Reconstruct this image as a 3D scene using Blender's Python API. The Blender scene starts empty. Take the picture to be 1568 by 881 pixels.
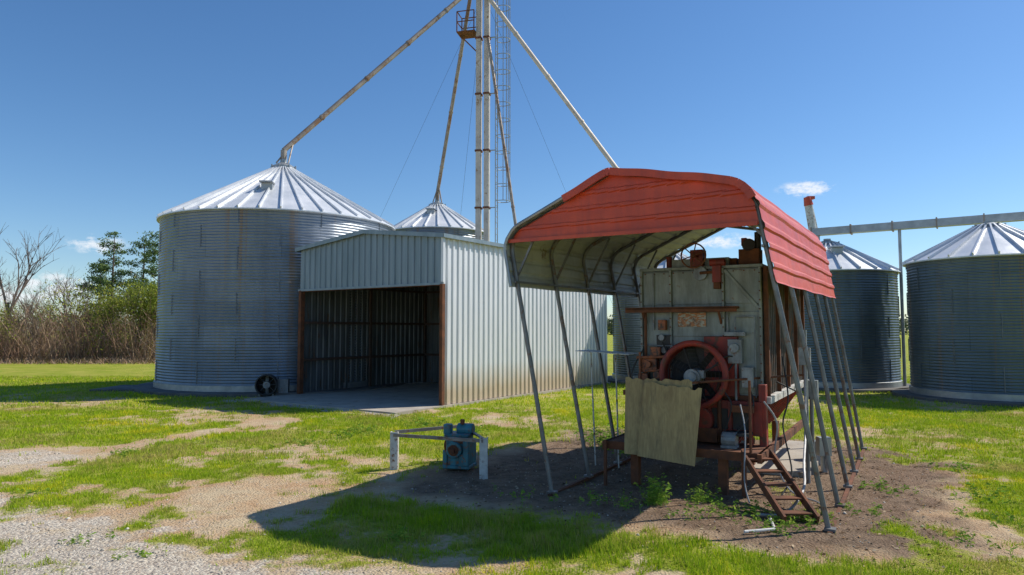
import bpy, math, random
import numpy as np
from mathutils import Vector, Matrix
random.seed(7); rng=np.random.default_rng(7)
scene=bpy.context.scene
pi=math.pi

# ------------------------------------------------------------------ mesh helpers
class MB:
    def __init__(s): s.v=[]; s.f=[]; s.m=[]
    def add(s,vs,fs,mi=0):
        o=len(s.v); s.v+= [tuple(v) for v in vs]
        for f in fs: s.f.append(tuple(i+o for i in f)); s.m.append(mi)
    def box(s,c,d,mi=0,rot=None):
        c=Vector(c); hx,hy,hz=[q/2 for q in d]
        vs=[Vector((x,y,z)) for x in(-hx,hx) for y in(-hy,hy) for z in(-hz,hz)]
        if rot is not None: vs=[rot@v for v in vs]
        s.add([c+v for v in vs],[(0,1,3,2),(4,6,7,5),(0,4,5,1),(2,3,7,6),(0,2,6,4),(1,5,7,3)],mi)
    def frame(s,p1,p2,up=(0,0,1)):
        p1=Vector(p1);p2=Vector(p2); d=(p2-p1).normalized(); up=Vector(up)
        if abs(d.dot(up))>.98: up=Vector((0,1,0))
        x=d.cross(up).normalized(); y=x.cross(d).normalized()
        return p1,p2,d,x,y
    def beam(s,p1,p2,w,h,mi=0,up=(0,0,1)):
        p1,p2,d,x,y=s.frame(p1,p2,up)
        vs=[]
        for p in(p1,p2):
            for a,b in((-1,-1),(1,-1),(1,1),(-1,1)): vs.append(p+x*a*w/2+y*b*h/2)
        s.add(vs,[(0,3,2,1),(4,5,6,7),(0,1,5,4),(1,2,6,5),(2,3,7,6),(3,0,4,7)],mi)
    def angle(s,p1,p2,w,th=.008,mi=0,up=(0,0,1)):
        p1,p2,d,x,y=s.frame(p1,p2,up)
        s.beam(p1+y*w/2,p2+y*w/2,w,th,mi,up); s.beam(p1+x*(w/2-th/2),p2+x*(w/2-th/2),th,w-th*1.2,mi,up)
    def tube(s,p1,p2,r,r2=None,n=10,mi=0,caps=True):
        r2=r if r2 is None else r2
        p1,p2,d,x,y=s.frame(p1,p2)
        vs=[];
        for p,rr in((p1,r),(p2,r2)):
            for i in range(n):
                a=2*pi*i/n; vs.append(p+(x*math.cos(a)+y*math.sin(a))*rr)
        fs=[(i,(i+1)%n,n+(i+1)%n,n+i) for i in range(n)]
        if caps: fs+= [tuple(range(n-1,-1,-1)),tuple(range(n,2*n))]
        s.add(vs,fs,mi)
    def pipe(s,pts,r,n=8,mi=0):
        pts=[Vector(p) for p in pts]; vs=[]; fs=[]
        m=len(pts); px=None
        for k,p in enumerate(pts):
            d=(pts[min(k+1,m-1)]-pts[max(k-1,0)]).normalized()
            if px is None:
                up=Vector((0,0,1)) if abs(d.z)<.9 else Vector((0,1,0))
                px=d.cross(up).normalized()
            x=(px-d*px.dot(d)).normalized(); y=x.cross(d); px=x
            for i in range(n):
                a=2*pi*i/n+pi/n; vs.append(p+(x*math.cos(a)+y*math.sin(a))*r)
        for k in range(m-1):
            for i in range(n): fs.append((k*n+i,k*n+(i+1)%n,(k+1)*n+(i+1)%n,(k+1)*n+i))
        fs.append(tuple(range(n-1,-1,-1))); fs.append(tuple(range((m-1)*n,m*n)))
        s.add(vs,fs,mi)
    def hose(s,pts,r,mi=0,n=6,sub=6):
        P=[Vector(p) for p in pts]; P=[P[0]]+P+[P[-1]]; out=[]
        for i in range(1,len(P)-2):
            for k in range(sub):
                t=k/sub; a,b,c,d=P[i-1],P[i],P[i+1],P[i+2]
                out.append(.5*((2*b)+(c-a)*t+(2*a-5*b+4*c-d)*t*t+(3*b-a-3*c+d)*t**3))
        out.append(P[-2]); s.pipe(out,r,n,mi)
    def torus(s,c,ax,R,r,n=32,k=8,mi=0):
        c=Vector(c); _,_,d,x,y=s.frame(c,c+Vector(ax)); vs=[];fs=[]
        for i in range(n):
            a=2*pi*i/n; e=x*math.cos(a)+y*math.sin(a)
            for j in range(k):
                b=2*pi*j/k; vs.append(c+e*(R+r*math.cos(b))+d*r*math.sin(b))
        for i in range(n):
            for j in range(k): fs.append((i*k+j,((i+1)%n)*k+j,((i+1)%n)*k+(j+1)%k,i*k+(j+1)%k))
        s.add(vs,fs,mi)
    def lathe(s,prof,n=64,mi=0,c=(0,0,0)):
        vs=[];fs=[];m=len(prof)
        for i in range(n):
            a=2*pi*i/n
            for r,z in prof: vs.append((c[0]+r*math.cos(a),c[1]+r*math.sin(a),c[2]+z))
        for i in range(n):
            for j in range(m-1): fs.append((i*m+j,((i+1)%n)*m+j,((i+1)%n)*m+j+1,i*m+j+1))
        s.add(vs,fs,mi)
    def obj(s,name,mats,parent=None,smooth=False,bevel=0):
        me=bpy.data.meshes.new(name); me.from_pydata(s.v,[],s.f)
        for m in (mats if isinstance(mats,(list,tuple)) else [mats]): me.materials.append(m)
        me.polygons.foreach_set('material_index',s.m)
        if smooth: me.polygons.foreach_set('use_smooth',[True]*len(s.f))
        me.update()
        ob=bpy.data.objects.new(name,me); scene.collection.objects.link(ob)
        if parent: ob.parent=parent
        if bevel:
            q=ob.modifiers.new('b','BEVEL'); q.width=bevel; q.segments=1; q.limit_method='ANGLE'
        return ob
def empty(name,loc=(0,0,0),rz=0):
    e=bpy.data.objects.new(name,None); e.location=loc; e.rotation_euler=(0,0,rz); e.empty_display_size=.3
    scene.collection.objects.link(e); return e
def mesh_np(name,V,F,mat,rnd=None,parent=None):
    F=np.asarray(F,dtype=np.int32); k=F.shape[1]; me=bpy.data.meshes.new(name)
    me.vertices.add(len(V)); me.vertices.foreach_set('co',np.asarray(V,dtype=np.float32).ravel())
    me.loops.add(F.size); me.loops.foreach_set('vertex_index',F.ravel())
    me.polygons.add(len(F)); me.polygons.foreach_set('loop_start',np.arange(0,F.size,k,dtype=np.int32))
    me.update(calc_edges=True)
    if rnd is not None:
        a=me.attributes.new('rnd','FLOAT','FACE'); a.data.foreach_set('value',np.asarray(rnd,dtype=np.float32))
    me.materials.append(mat); ob=bpy.data.objects.new(name,me); scene.collection.objects.link(ob)
    if parent: ob.parent=parent
    return ob

# ------------------------------------------------------------------ materials
def nd(nt,t,**kw):
    n=nt.nodes.new(t)
    for k,v in kw.items(): setattr(n,k,v)
    return n
def ramp(nt,src,stops):
    r=nd(nt,'ShaderNodeValToRGB'); e=r.color_ramp.elements
    while len(e)<len(stops): e.new(.5)
    for i,(p,c) in enumerate(stops):
        e[i].position=p; e[i].color=(c,c,c,1) if not isinstance(c,(tuple,list)) else (*c,1)
    nt.links.new(src,r.inputs[0]); return r.outputs[0]
def mix(nt,f,a,b,mode='MIX'):
    m=nd(nt,'ShaderNodeMix',data_type='RGBA',blend_type=mode)
    for s,v in((m.inputs[0],f),(m.inputs[6],a),(m.inputs[7],b)):
        if isinstance(v,bpy.types.NodeSocket): nt.links.new(v,s)
        elif isinstance(v,(tuple,list)): s.default_value=(*v,1)
        else: s.default_value=v
    return m.outputs[2]
def noise(nt,vec,scale,detail=5,rough=.6):
    n=nd(nt,'ShaderNodeTexNoise'); n.inputs['Scale'].default_value=scale; n.inputs['Detail'].default_value=detail
    n.inputs['Roughness'].default_value=rough; nt.links.new(vec,n.inputs['Vector']); return n.outputs['Fac']
def mapping(nt,vec,sc):
    m=nd(nt,'ShaderNodeMapping'); m.inputs['Scale'].default_value=sc; nt.links.new(vec,m.inputs[0]); return m.outputs[0]
def math_(nt,op,a,b=0,clamp=False):
    m=nd(nt,'ShaderNodeMath',operation=op,use_clamp=clamp)
    for s,v in((m.inputs[0],a),(m.inputs[1],b)):
        if isinstance(v,bpy.types.NodeSocket): nt.links.new(v,s)
        else: s.default_value=v
    return m.outputs[0]
def base(name):
    m=bpy.data.materials.new(name); m.use_nodes=True; return m,m.node_tree,m.node_tree.nodes['Principled BSDF']
def weathered(name,c1,c2,scale=2,rough=.5,metal=0,rust=None,rth=.6,rscale=None,stretch=(1,1,1),bump=.1,bscale=30,zstain=None,grime=None):
    m,nt,b=base(name); tc=nd(nt,'ShaderNodeTexCoord').outputs['Object']; v=mapping(nt,tc,stretch)
    col=mix(nt,ramp(nt,noise(nt,v,scale),[(.35,0),(.65,1)]),c1,c2)
    if grime:
        col=mix(nt,ramp(nt,noise(nt,mapping(nt,tc,(3,3,.5)),1.6,7,.7),[(.44,0),(.70,.8)]),col,grime)
    if rust:
        rf=ramp(nt,noise(nt,v,rscale or scale*1.7,8,.7),[(rth,0),(rth+.07,1)])
        col=mix(nt,rf,col,rust)
        nt.links.new(math_(nt,'SUBTRACT',metal,math_(nt,'MULTIPLY',rf,metal)),b.inputs['Metallic'])
    else: b.inputs['Metallic'].default_value=metal
    if zstain:
        sx=nd(nt,'ShaderNodeSeparateXYZ'); nt.links.new(tc,sx.inputs[0])
        zz=math_(nt,'ADD',sx.outputs[2],math_(nt,'MULTIPLY',noise(nt,mapping(nt,tc,(3,3,.4)),2),-.8))
        col=mix(nt,ramp(nt,zz,[(0,zstain[1]),(zstain[2],0)]),col,zstain[0])
    nt.links.new(col,b.inputs['Base Color'])
    rr=nd(nt,'ShaderNodeMapRange'); rr.inputs[3].default_value=max(rough-.12,.05); rr.inputs[4].default_value=min(rough+.15,1)
    nt.links.new(noise(nt,v,scale*3),rr.inputs[0]); nt.links.new(rr.outputs[0],b.inputs['Roughness'])
    if bump:
        bp=nd(nt,'ShaderNodeBump'); bp.inputs['Strength'].default_value=bump; bp.inputs['Distance'].default_value=.01
        nt.links.new(noise(nt,tc,bscale),bp.inputs['Height']); nt.links.new(bp.outputs[0],b.inputs['Normal'])
    return m
RUST=(.16,.06,.025)
M_galv=weathered('galvanised',(.42,.44,.45),(.30,.32,.33),3,.42,.6,rust=(.22,.13,.08),rth=.68)
M_pipe=weathered('spout_pipe',(.40,.34,.28),(.26,.21,.17),1.2,.5,.4,rust=(.24,.13,.07),rth=.52)
M_tower=weathered('tower_galv',(.62,.55,.45),(.46,.40,.33),1.5,.5,.2,rust=(.30,.19,.1),rth=.58)
M_roof=weathered('bin_roof',(.78,.79,.80),(.60,.63,.66),1.5,.4,.25,stretch=(1,1,.5))
M_side=weathered('shed_sheet',(.80,.81,.83),(.68,.70,.72),1.2,.5,.15,stretch=(3,3,.3),zstain=((.52,.33,.14),.65,.85))
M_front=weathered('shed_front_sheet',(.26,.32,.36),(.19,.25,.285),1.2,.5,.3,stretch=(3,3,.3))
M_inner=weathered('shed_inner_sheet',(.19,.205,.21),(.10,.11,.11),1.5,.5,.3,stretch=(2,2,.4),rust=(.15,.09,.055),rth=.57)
M_girt=weathered('girt_steel',(.12,.07,.05),(.07,.05,.04),4,.8,0)
M_rust=weathered('rusty_steel',(.20,.07,.028),(.09,.038,.02),5,.85,0,bump=.3)
M_red=weathered('red_roof_paint',(.66,.085,.026),(.54,.060,.020),1.3,.42,.0,stretch=(1,1,3),bump=.03,grime=(.40,.055,.028),rust=(.20,.07,.04),rth=.68,rscale=5)
M_white=weathered('white_underside',(.50,.50,.46),(.36,.36,.33),2,.55,0,rust=(.22,.15,.09),rth=.62)
M_post=weathered('post_galv',(.24,.24,.235),(.16,.155,.145),4,.5,.5,rust=(.17,.09,.05),rth=.54)
M_dry=weathered('dryer_sheet',(.34,.37,.34),(.23,.26,.245),2.5,.55,.15,rust=(.19,.095,.045),rth=.63,rscale=3.2,grime=(.125,.115,.09))
M_dside=weathered('dryer_side',(.12,.10,.08),(.06,.05,.045),3,.65,.2,rust=(.18,.08,.04),rth=.53)
M_dred=weathered('dryer_red',(.40,.042,.022),(.24,.030,.02),3,.58,0,rust=(.13,.052,.03),rth=.54,grime=(.08,.032,.025))
M_dark=weathered('dark_metal',(.03,.03,.032),(.05,.045,.04),4,.6,.2)
M_rubber=weathered('black_rubber',(.02,.02,.02),(.035,.033,.03),4,.6,0)
M_steel=weathered('motor_grey',(.32,.35,.36),(.19,.21,.22),6,.45,.2,rust=RUST,rth=.59,grime=(.10,.09,.08))
M_teal=weathered('teal_paint',(.05,.25,.30),(.035,.155,.19),6,.5,0,rust=(.20,.09,.045),rth=.54,grime=(.04,.08,.09))
M_wpaint=weathered('white_paint',(.66,.66,.62),(.46,.46,.43),6,.6,0,rust=(.2,.1,.05),rth=.54,bump=.2)
M_conc=weathered('concrete',(.46,.41,.34),(.34,.30,.25),1.5,.9,0,rust=(.24,.18,.12),rth=.58,bump=.4)
M_cdark=weathered('concrete_old',(.16,.15,.135),(.09,.085,.08),1.5,.9,0,bump=.4)
M_pvc=weathered('pvc_conduit',(.4,.4,.4),(.3,.3,.31),4,.5)
M_orange=weathered('orange_part',(.40,.12,.04),(.20,.075,.035),8,.6,0,rust=(.08,.045,.03),rth=.50)
def plywood():
    m,nt,b=base('plywood'); tc=nd(nt,'ShaderNodeTexCoord').outputs['Object']
    c=mix(nt,ramp(nt,noise(nt,mapping(nt,tc,(2.2,2.2,.7)),2.2,3,.5),[(.40,0),(.44,.5),(.48,.1),(.53,.6),(.57,.2),(.64,1)]),(.47,.35,.16),(.33,.235,.11))
    c=mix(nt,ramp(nt,noise(nt,mapping(nt,tc,(26,26,1.5)),1.5,5,.6),[(.4,0),(.65,.45)]),c,(.26,.18,.085))
    c=mix(nt,ramp(nt,noise(nt,mapping(nt,tc,(4,4,.8)),2,7,.7),[(.5,0),(.68,.7)]),c,(.15,.12,.075))
    nt.links.new(c,b.inputs['Base Color']); b.inputs['Roughness'].default_value=.9; return m
M_ply=plywood()
def nameplate():
    m,nt,b=base('nameplate'); tc=nd(nt,'ShaderNodeTexCoord').outputs['Object']
    c=mix(nt,ramp(nt,noise(nt,mapping(nt,tc,(14,1,30)),1,3),[(.48,0),(.5,1)]),(.40,.38,.30),(.42,.16,.05))
    c=mix(nt,ramp(nt,noise(nt,tc,9,6,.7),[(.5,0),(.6,1)]),c,(.14,.09,.05)); nt.links.new(c,b.inputs['Base Color']); return m
def binwall(name,ca,cb,dirt,light,metal=.5):
    m,nt,b=base(name); L=nt.links.new
    uv=nd(nt,'ShaderNodeTexCoord').outputs['UV']
    br=nd(nt,'ShaderNodeTexBrick'); L(uv,br.inputs['Vector'])
    br.inputs['Color1'].default_value=(*ca,1); br.inputs['Color2'].default_value=(*cb,1); br.inputs['Mortar'].default_value=(*[q*.6 for q in cb],1)
    br.inputs['Scale'].default_value=1; br.inputs['Mortar Size'].default_value=.010; br.inputs['Mortar Smooth'].default_value=.5
    br.inputs['Brick Width'].default_value=2.75; br.inputs['Row Height'].default_value=.82; br.inputs['Bias'].default_value=0
    c=mix(nt,ramp(nt,noise(nt,mapping(nt,uv,(1.3,.18,1)),1.2,6,.65),[(.45,0),(.78,.8)]),br.outputs[0],dirt)
    c=mix(nt,ramp(nt,noise(nt,mapping(nt,uv,(2.6,.06,1)),1.0,4,.6),[(.57,0),(.68,.6)]),c,(.27,.16,.085))
    c=mix(nt,ramp(nt,noise(nt,mapping(nt,uv,(.25,.6,1)),1.5,5,.6),[(.42,0),(.7,.35)]),c,light)
    L(c,b.inputs['Base Color']); b.inputs['Metallic'].default_value=metal; b.inputs['Roughness'].default_value=.38
    return m
M_binL=binwall('bin_wall_sheet',(.235,.275,.33),(.19,.225,.27),(.125,.145,.17),(.36,.395,.43))
M_binR=binwall('bin_wall_dark',(.15,.19,.215),(.115,.15,.17),(.075,.09,.10),(.20,.235,.255))  # darker wall tone used on the three right-hand bins
M_seam=weathered('seam_steel',(.16,.185,.215),(.11,.13,.155),4,.45,.45)

def leafmat(name,stops,trans=.35,rough=.6):
    m,nt,b=base(name); L=nt.links.new
    at=nd(nt,'ShaderNodeAttribute',attribute_name='rnd')
    c=ramp(nt,at.outputs['Fac'],stops)
    d=nd(nt,'ShaderNodeBsdfDiffuse'); L(c,d.inputs[0]); out=nt.nodes['Material Output'].inputs[0]; nt.nodes.remove(b)
    if trans>0:
        t=nd(nt,'ShaderNodeBsdfTranslucent'); L(c,t.inputs[0]); ms=nd(nt,'ShaderNodeMixShader'); ms.inputs[0].default_value=trans
        L(d.outputs[0],ms.inputs[1]); L(t.outputs[0],ms.inputs[2]); L(ms.outputs[0],out)
    else: L(d.outputs[0],out)
    return m
M_grass=leafmat('grass_blades',[(0,(.52,.42,.16)),(.18,(.46,.45,.08)),(.5,(.27,.42,.02)),(.8,(.43,.54,.025)),(1,(.70,.62,.04))])
M_weed=leafmat('weed_leaves',[(0,(.14,.26,.04)),(.6,(.22,.38,.05)),(1,(.38,.46,.08))])
M_bark=weathered('bark',(.22,.17,.14),(.12,.09,.075),6,.95,0,bump=.5)

# ------------------------------------------------------------------ numpy noise
def vnoise(x,y,seed=0):
    xi=np.floor(x).astype(np.int64); yi=np.floor(y).astype(np.int64); fx=x-xi; fy=y-yi
    fx=fx*fx*(3-2*fx); fy=fy*fy*(3-2*fy)
    def h(a,b):
        n=(a*374761393+b*668265263+seed*1442695041)&0xffffffff
        n=((n^(n>>13))*1274126177)&0xffffffff
        return ((n^(n>>16))&0xffff)/65535.0
    return (h(xi,yi)*(1-fx)+h(xi+1,yi)*fx)*(1-fy)+(h(xi,yi+1)*(1-fx)+h(xi+1,yi+1)*fx)*fy
def fbm(x,y,seed=0,o=4):
    s=0;a=.5;t=0
    for i in range(o): s=s+a*vnoise(x*2**i,y*2**i,seed+i*17); t+=a; a*=.6
    return s/t
def sst(a,b,x): t=np.clip((x-a)/(b-a),0,1); return t*t*(3-2*t)
CB=(.57,9.73)
def masks(x,y):
    n1=fbm(x*.45,y*.45,1); n2=fbm(x*1.6,y*1.6,5,5); n3=fbm(x*.9+y*.3,y*.9,9); n4=fbm(x*4,y*4,15)
    rx=x-CB[0]; ry=y-CB[1]; a=.863*rx-.505*ry; t=.505*rx+.863*ry
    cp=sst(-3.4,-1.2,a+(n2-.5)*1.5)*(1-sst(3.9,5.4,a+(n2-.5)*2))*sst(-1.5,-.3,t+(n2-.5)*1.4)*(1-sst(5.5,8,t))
    line=y-(8.9+(x+6)*(-2.7/5.5))
    gr=(1-sst(-1.2,1.2,line+(n2-.5)*2.6))*(1-sst(-1.8,.6,x+(n3-.5)*1.5))
    dx,dy=(-5.6+8.6),(17.4-12.8); l=(dx*dx+dy*dy)**.5
    tt=((x+8.6)*dx+(y-12.8)*dy)/l; pd=np.abs((x+8.6)*dy-(y-12.8)*dx)/l
    tr=(1-sst(.1,1.0,pd+(n2-.5)*1.4))*sst(-2,0,tt)*(1-sst(l-.5,l+1.5,tt))
    pt=1-sst(.3,1.5,np.hypot((x+9)*.8,(y-12.2))+(n2-.5)*1.5)
    mid=(1-sst(.3,2.4,np.hypot((x+3.6)*.55,(y-9.2))+(n2-.5)*2.8))
    ap=(1-sst(.2,1.6,np.abs((x+4.6)*.559+(y-20.6)*.829)+(n2-.5)))*sst(-9,-7,x)*(1-sst(.5,2.5,x))
    rt=(1-sst(.3,1.6,np.hypot((x-5.3)*.9,(y-9.2)*.45)+(n2-.5)*2))
    G=.79+(n1-.5)*1.5+(n2-.5)*1.3+(n4-.5)*.6
    G=G-cp*.92-gr*.85-tr*.8-pt*.8-mid*.55-ap*.45-rt*.6
    lush=(1-sst(.0,1.1,np.abs(t+1.75+(n2-.5)*1.2)))*sst(-3.4,-2.4,a)*(1-sst(8,9,a))
    lush=np.maximum(lush,(1-sst(-4.0,-2.2,t+(n3-.5)*1.5))*sst(.2,2.4,x+(n3-.5)*2)*.8)
    lush=np.maximum(lush,sst(4.8,7,a)*(1-sst(2,6,t))*.35)
    G=G+lush*.5
    far=sst(20,32,y); G=G*(1-far)+.98*far
    return np.clip(G,0,1),np.clip(gr*.9+pt*.5+tr*.25,0,1),np.clip(cp,0,1),lush
def hgt(x,y):
    k=1-sst(22,40,np.hypot(x,y)); return ((fbm(x*.5,y*.5,31)-.5)*.12+(fbm(x*2.5,y*2.5,40)-.5)*.04)*k

# ------------------------------------------------------------------ ground
def axis(lo,hi,st,far):
    c=list(np.arange(lo,hi+1e-6,st)); s=st; x=c[-1]
    while x<far: s*=1.22; x+=s; c.append(x)
    s=st; x=c[0]; p=[]
    while x>-far: s*=1.22; x-=s; p.append(x)
    return np.array(p[::-1]+c)
gx=axis(-16,15,.10,2500); gy=axis(4.5,26,.10,2500)
X,Y=np.meshgrid(gx,gy); G,GR,CP,LU=masks(X,Y); Z=hgt(X,Y)
V=np.stack([X.ravel(),Y.ravel(),Z.ravel()],1); nx,ny=len(gx),len(gy)
ii=(np.arange(ny-1)[:,None]*nx+np.arange(nx-1)[None,:]).ravel()
F=np.stack([ii,ii+1,ii+nx+1,ii+nx],1)
def groundmat():
    m,nt,b=base('ground_soil'); L=nt.links.new; tc=nd(nt,'ShaderNodeTexCoord').outputs['Object']
    at=nd(nt,'ShaderNodeAttribute',attribute_name='gm'); sp=nd(nt,'ShaderNodeSeparateColor'); L(at.outputs['Color'],sp.inputs[0])
    g,gr,cp=sp.outputs[0],sp.outputs[1],sp.outputs[2]
    dirt=mix(nt,ramp(nt,noise(nt,tc,1.1,8,.7),[(.40,0),(.60,1)]),(.60,.46,.28),(.50,.27,.12))
    dirt=mix(nt,ramp(nt,noise(nt,tc,25,6,.7),[(.3,0),(.75,.7)]),dirt,(.64,.53,.37))
    dirt=mix(nt,ramp(nt,noise(nt,tc,5,8,.75),[(.54,0),(.68,.6)]),dirt,(.27,.17,.10))
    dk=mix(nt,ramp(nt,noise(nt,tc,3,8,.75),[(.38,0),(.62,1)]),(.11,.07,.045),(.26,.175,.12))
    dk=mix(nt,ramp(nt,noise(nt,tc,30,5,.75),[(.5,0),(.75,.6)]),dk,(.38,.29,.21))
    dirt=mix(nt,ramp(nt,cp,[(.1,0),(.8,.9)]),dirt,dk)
    vo=nd(nt,'ShaderNodeTexVoronoi'); vo.inputs['Scale'].default_value=34; L(tc,vo.inputs['Vector'])
    grv=mix(nt,ramp(nt,vo.outputs['Color'],[(.2,0),(.8,1)]),(.74,.66,.53),(.46,.38,.30))
    f2=math_(nt,'ADD',gr,math_(nt,'MULTIPLY',math_(nt,'SUBTRACT',noise(nt,tc,2.2,8,.75),.5),2.4))
    c=mix(nt,ramp(nt,f2,[(.4,0),(.75,1)]),dirt,grv)
    grass=mix(nt,ramp(nt,noise(nt,tc,7,6,.7),[(.35,0),(.65,1)]),(.19,.25,.02),(.33,.38,.035))
    grass=mix(nt,ramp(nt,noise(nt,tc,.7,5,.6),[(.4,0),(.65,.8)]),grass,(.44,.40,.085))
    f=math_(nt,'ADD',g,math_(nt,'MULTIPLY',math_(nt,'SUBTRACT',noise(nt,tc,9,10,.8),.5),2.1))
    c=mix(nt,ramp(nt,f,[(.38,0),(.74,1)]),c,grass)
    L(c,b.inputs['Base Color']); b.inputs['Roughness'].default_value=.95; b.inputs['Specular IOR Level'].default_value=.15
    bp=nd(nt,'ShaderNodeBump'); bp.inputs['Strength'].default_value=.9; bp.inputs['Distance'].default_value=.05
    L(math_(nt,'ADD',noise(nt,tc,16,8,.75),math_(nt,'MULTIPLY',vo.outputs['Distance'],-.5)),bp.inputs['Height']); L(bp.outputs[0],b.inputs['Normal'])
    return m
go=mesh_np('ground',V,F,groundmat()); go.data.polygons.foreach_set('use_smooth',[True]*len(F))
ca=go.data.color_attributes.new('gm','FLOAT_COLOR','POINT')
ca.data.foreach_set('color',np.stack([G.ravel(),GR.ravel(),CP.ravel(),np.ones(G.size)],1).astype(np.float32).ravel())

# ------------------------------------------------------------------ grass
SHED=(-7.45,24.04); SA=-math.radians(34)
def in_shed(x,y):
    rx=x-SHED[0]; ry=y-SHED[1]; a=rx*.829-ry*.559; t=rx*.559+ry*.829
    return (a>-.1)&(a<6.6)&(t>-2.2)&(t<11.2)
BINS=[(-9.8,28.9,5.4),(7.1,31,3.1),(13.1,28.2,3.1),(16.4,23.3,3.1)]
def blades(n,y0,y1,lmin,lmax,w,spread=.86):
    y=np.sqrt(rng.uniform(y0*y0,y1*y1,n)); x=rng.uniform(-1,1,n)*(y*spread+.6)
    g,gr,cp,lu=masks(x,y); cl=fbm(x*5,y*5,77)
    keep=(rng.random(n)<sst(.32,1.0,g+(cl-.5)*1.5))&~in_shed(x,y)
    for bx,by,br in BINS: keep&=np.hypot(x-bx,y-by)>br
    x=x[keep];y=y[keep];lu=lu[keep];cl=cl[keep];k=len(x)
    z=hgt(x,y); ln=rng.uniform(lmin,lmax,k)*(.4+1.2*cl)*(1+lu*1.0); an=rng.uniform(0,2*pi,k); le=rng.uniform(.1,.9,k)*ln; ww=w*rng.uniform(.6,1.3,k)
    dx=np.cos(an);dy=np.sin(an)
    p0=np.stack([x-dy*ww,y+dx*ww,z-.005],1);p1=np.stack([x+dy*ww,y-dx*ww,z-.005],1)
    p2=np.stack([x+dx*le,y+dy*le,z+ln],1)
    big=fbm(x*.6,y*.6,55); md=fbm(x*2.2,y*2.2,57); r=np.clip((big-.5)*1.4+(md-.5)*.9+.52-lu*.10+rng.normal(0,.15,k),0,1)
    return np.stack([p0,p1,p2],1).reshape(-1,3),r
parts=[blades(340000,5.6,12,.015,.055,.005),blades(230000,12,20,.03,.08,.008),blades(120000,20,34,.04,.10,.014)]
V=np.concatenate([p[0] for p in parts]); R=np.concatenate([p[1] for p in parts])
mesh_np('grass',V,np.arange(len(V)).reshape(-1,3),M_grass,R)
def stones():
    n=14000; y=np.sqrt(rng.uniform(5.6**2,13**2,n)); x=rng.uniform(-1,.9,n)*(y*.85)
    g,gr,cp,lu=masks(x,y); keep=rng.random(n)<(gr*.8+(1-g)*.16); x=x[keep];y=y[keep];k=len(x)
    s=rng.uniform(.004,.014,k)*(1+(rng.random(k)<.04)*1.4); z=hgt(x,y)
    oc=np.array([(1,0,0),(0,1,0),(-1,0,0),(0,-1,0),(0,0,.7),(0,0,-.7)])
    P=oc[None]*s[:,None,None]*rng.uniform(.6,1.3,(k,6,1)); an=rng.uniform(0,2*pi,k); c,s_=np.cos(an)[:,None],np.sin(an)[:,None]
    P=np.stack([P[...,0]*c-P[...,1]*s_,P[...,0]*s_+P[...,1]*c,P[...,2]],-1)+np.stack([x,y,z+.003],1)[:,None]
    f=np.array([(0,1,4),(1,2,4),(2,3,4),(3,0,4),(1,0,5),(2,1,5),(3,2,5),(0,3,5)])
    F=(f[None]+np.arange(k)[:,None,None]*6).reshape(-1,3)
    mesh_np('gravel',P.reshape(-1,3),F,leafmat('gravel_stone',[(0,(.26,.22,.17)),(.5,(.50,.45,.37)),(1,(.72,.67,.59))],0,.9),np.repeat(rng.random(k),8))
stones()
def litter():
    n=3000; a=rng.uniform(-1.8,4.8,n); t=rng.uniform(-1.3,6.5,n); x=CB[0]+.863*a+.505*t; y=CB[1]-.505*a+.863*t; z=hgt(x,y)+.008
    s=rng.uniform(.01,.035,n); an=rng.uniform(0,2*pi,n); dx,dy=np.cos(an)*s,np.sin(an)*s; q=rng.uniform(0,.02,n)
    P=np.stack([np.stack([x-dx,y-dy,z],1),np.stack([x-dy*.4,y+dx*.4,z+q],1),np.stack([x+dx,y+dy,z+q*.5],1),np.stack([x+dy*.4,y-dx*.4,z],1)],1).reshape(-1,3)
    mesh_np('dead_leaves',P,np.arange(len(P)).reshape(-1,4),leafmat('dead_leaf',[(0,(.10,.06,.035)),(.6,(.28,.18,.10)),(1,(.5,.4,.27))],0),rng.random(n))
litter()

def weed(name,x,y,n,h,sp,leaf=.03):
    cx=rng.normal(0,sp,n); cy=rng.normal(0,sp,n); hh=h*rng.uniform(.3,1,n); an=rng.uniform(0,2*pi,n); Vs=[];Rs=[]
    z0=float(hgt(np.array([x]),np.array([y]))[0])
    for i in range(n):
        bx,by=x+cx[i],y+cy[i]; tx,ty=bx+math.cos(an[i])*hh[i]*.3,by+math.sin(an[i])*hh[i]*.3
        Vs+= [(bx-.004,by,z0-.01),(bx+.004,by,z0-.01),(tx,ty,z0+hh[i])]; Rs.append(.3)
        for q in range(7):
            f=(q+1)/7.5; px,py,pz=bx+(tx-bx)*f,by+(ty-by)*f,z0+hh[i]*f; a=rng.uniform(0,2*pi); l=leaf*rng.uniform(.6,1.5)
            dx,dy=math.cos(a),math.sin(a)
            Vs+= [(px,py,pz),(px+dx*l-dy*l*.3,py+dy*l+dx*l*.3,pz+l*.5),(px+dx*l*1.6,py+dy*l*1.6,pz+l*.3*rng.uniform(-1,2))]; Rs.append(rng.random())
    mesh_np(name,Vs,np.arange(len(Vs)).reshape(-1,3),M_weed,Rs)
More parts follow.
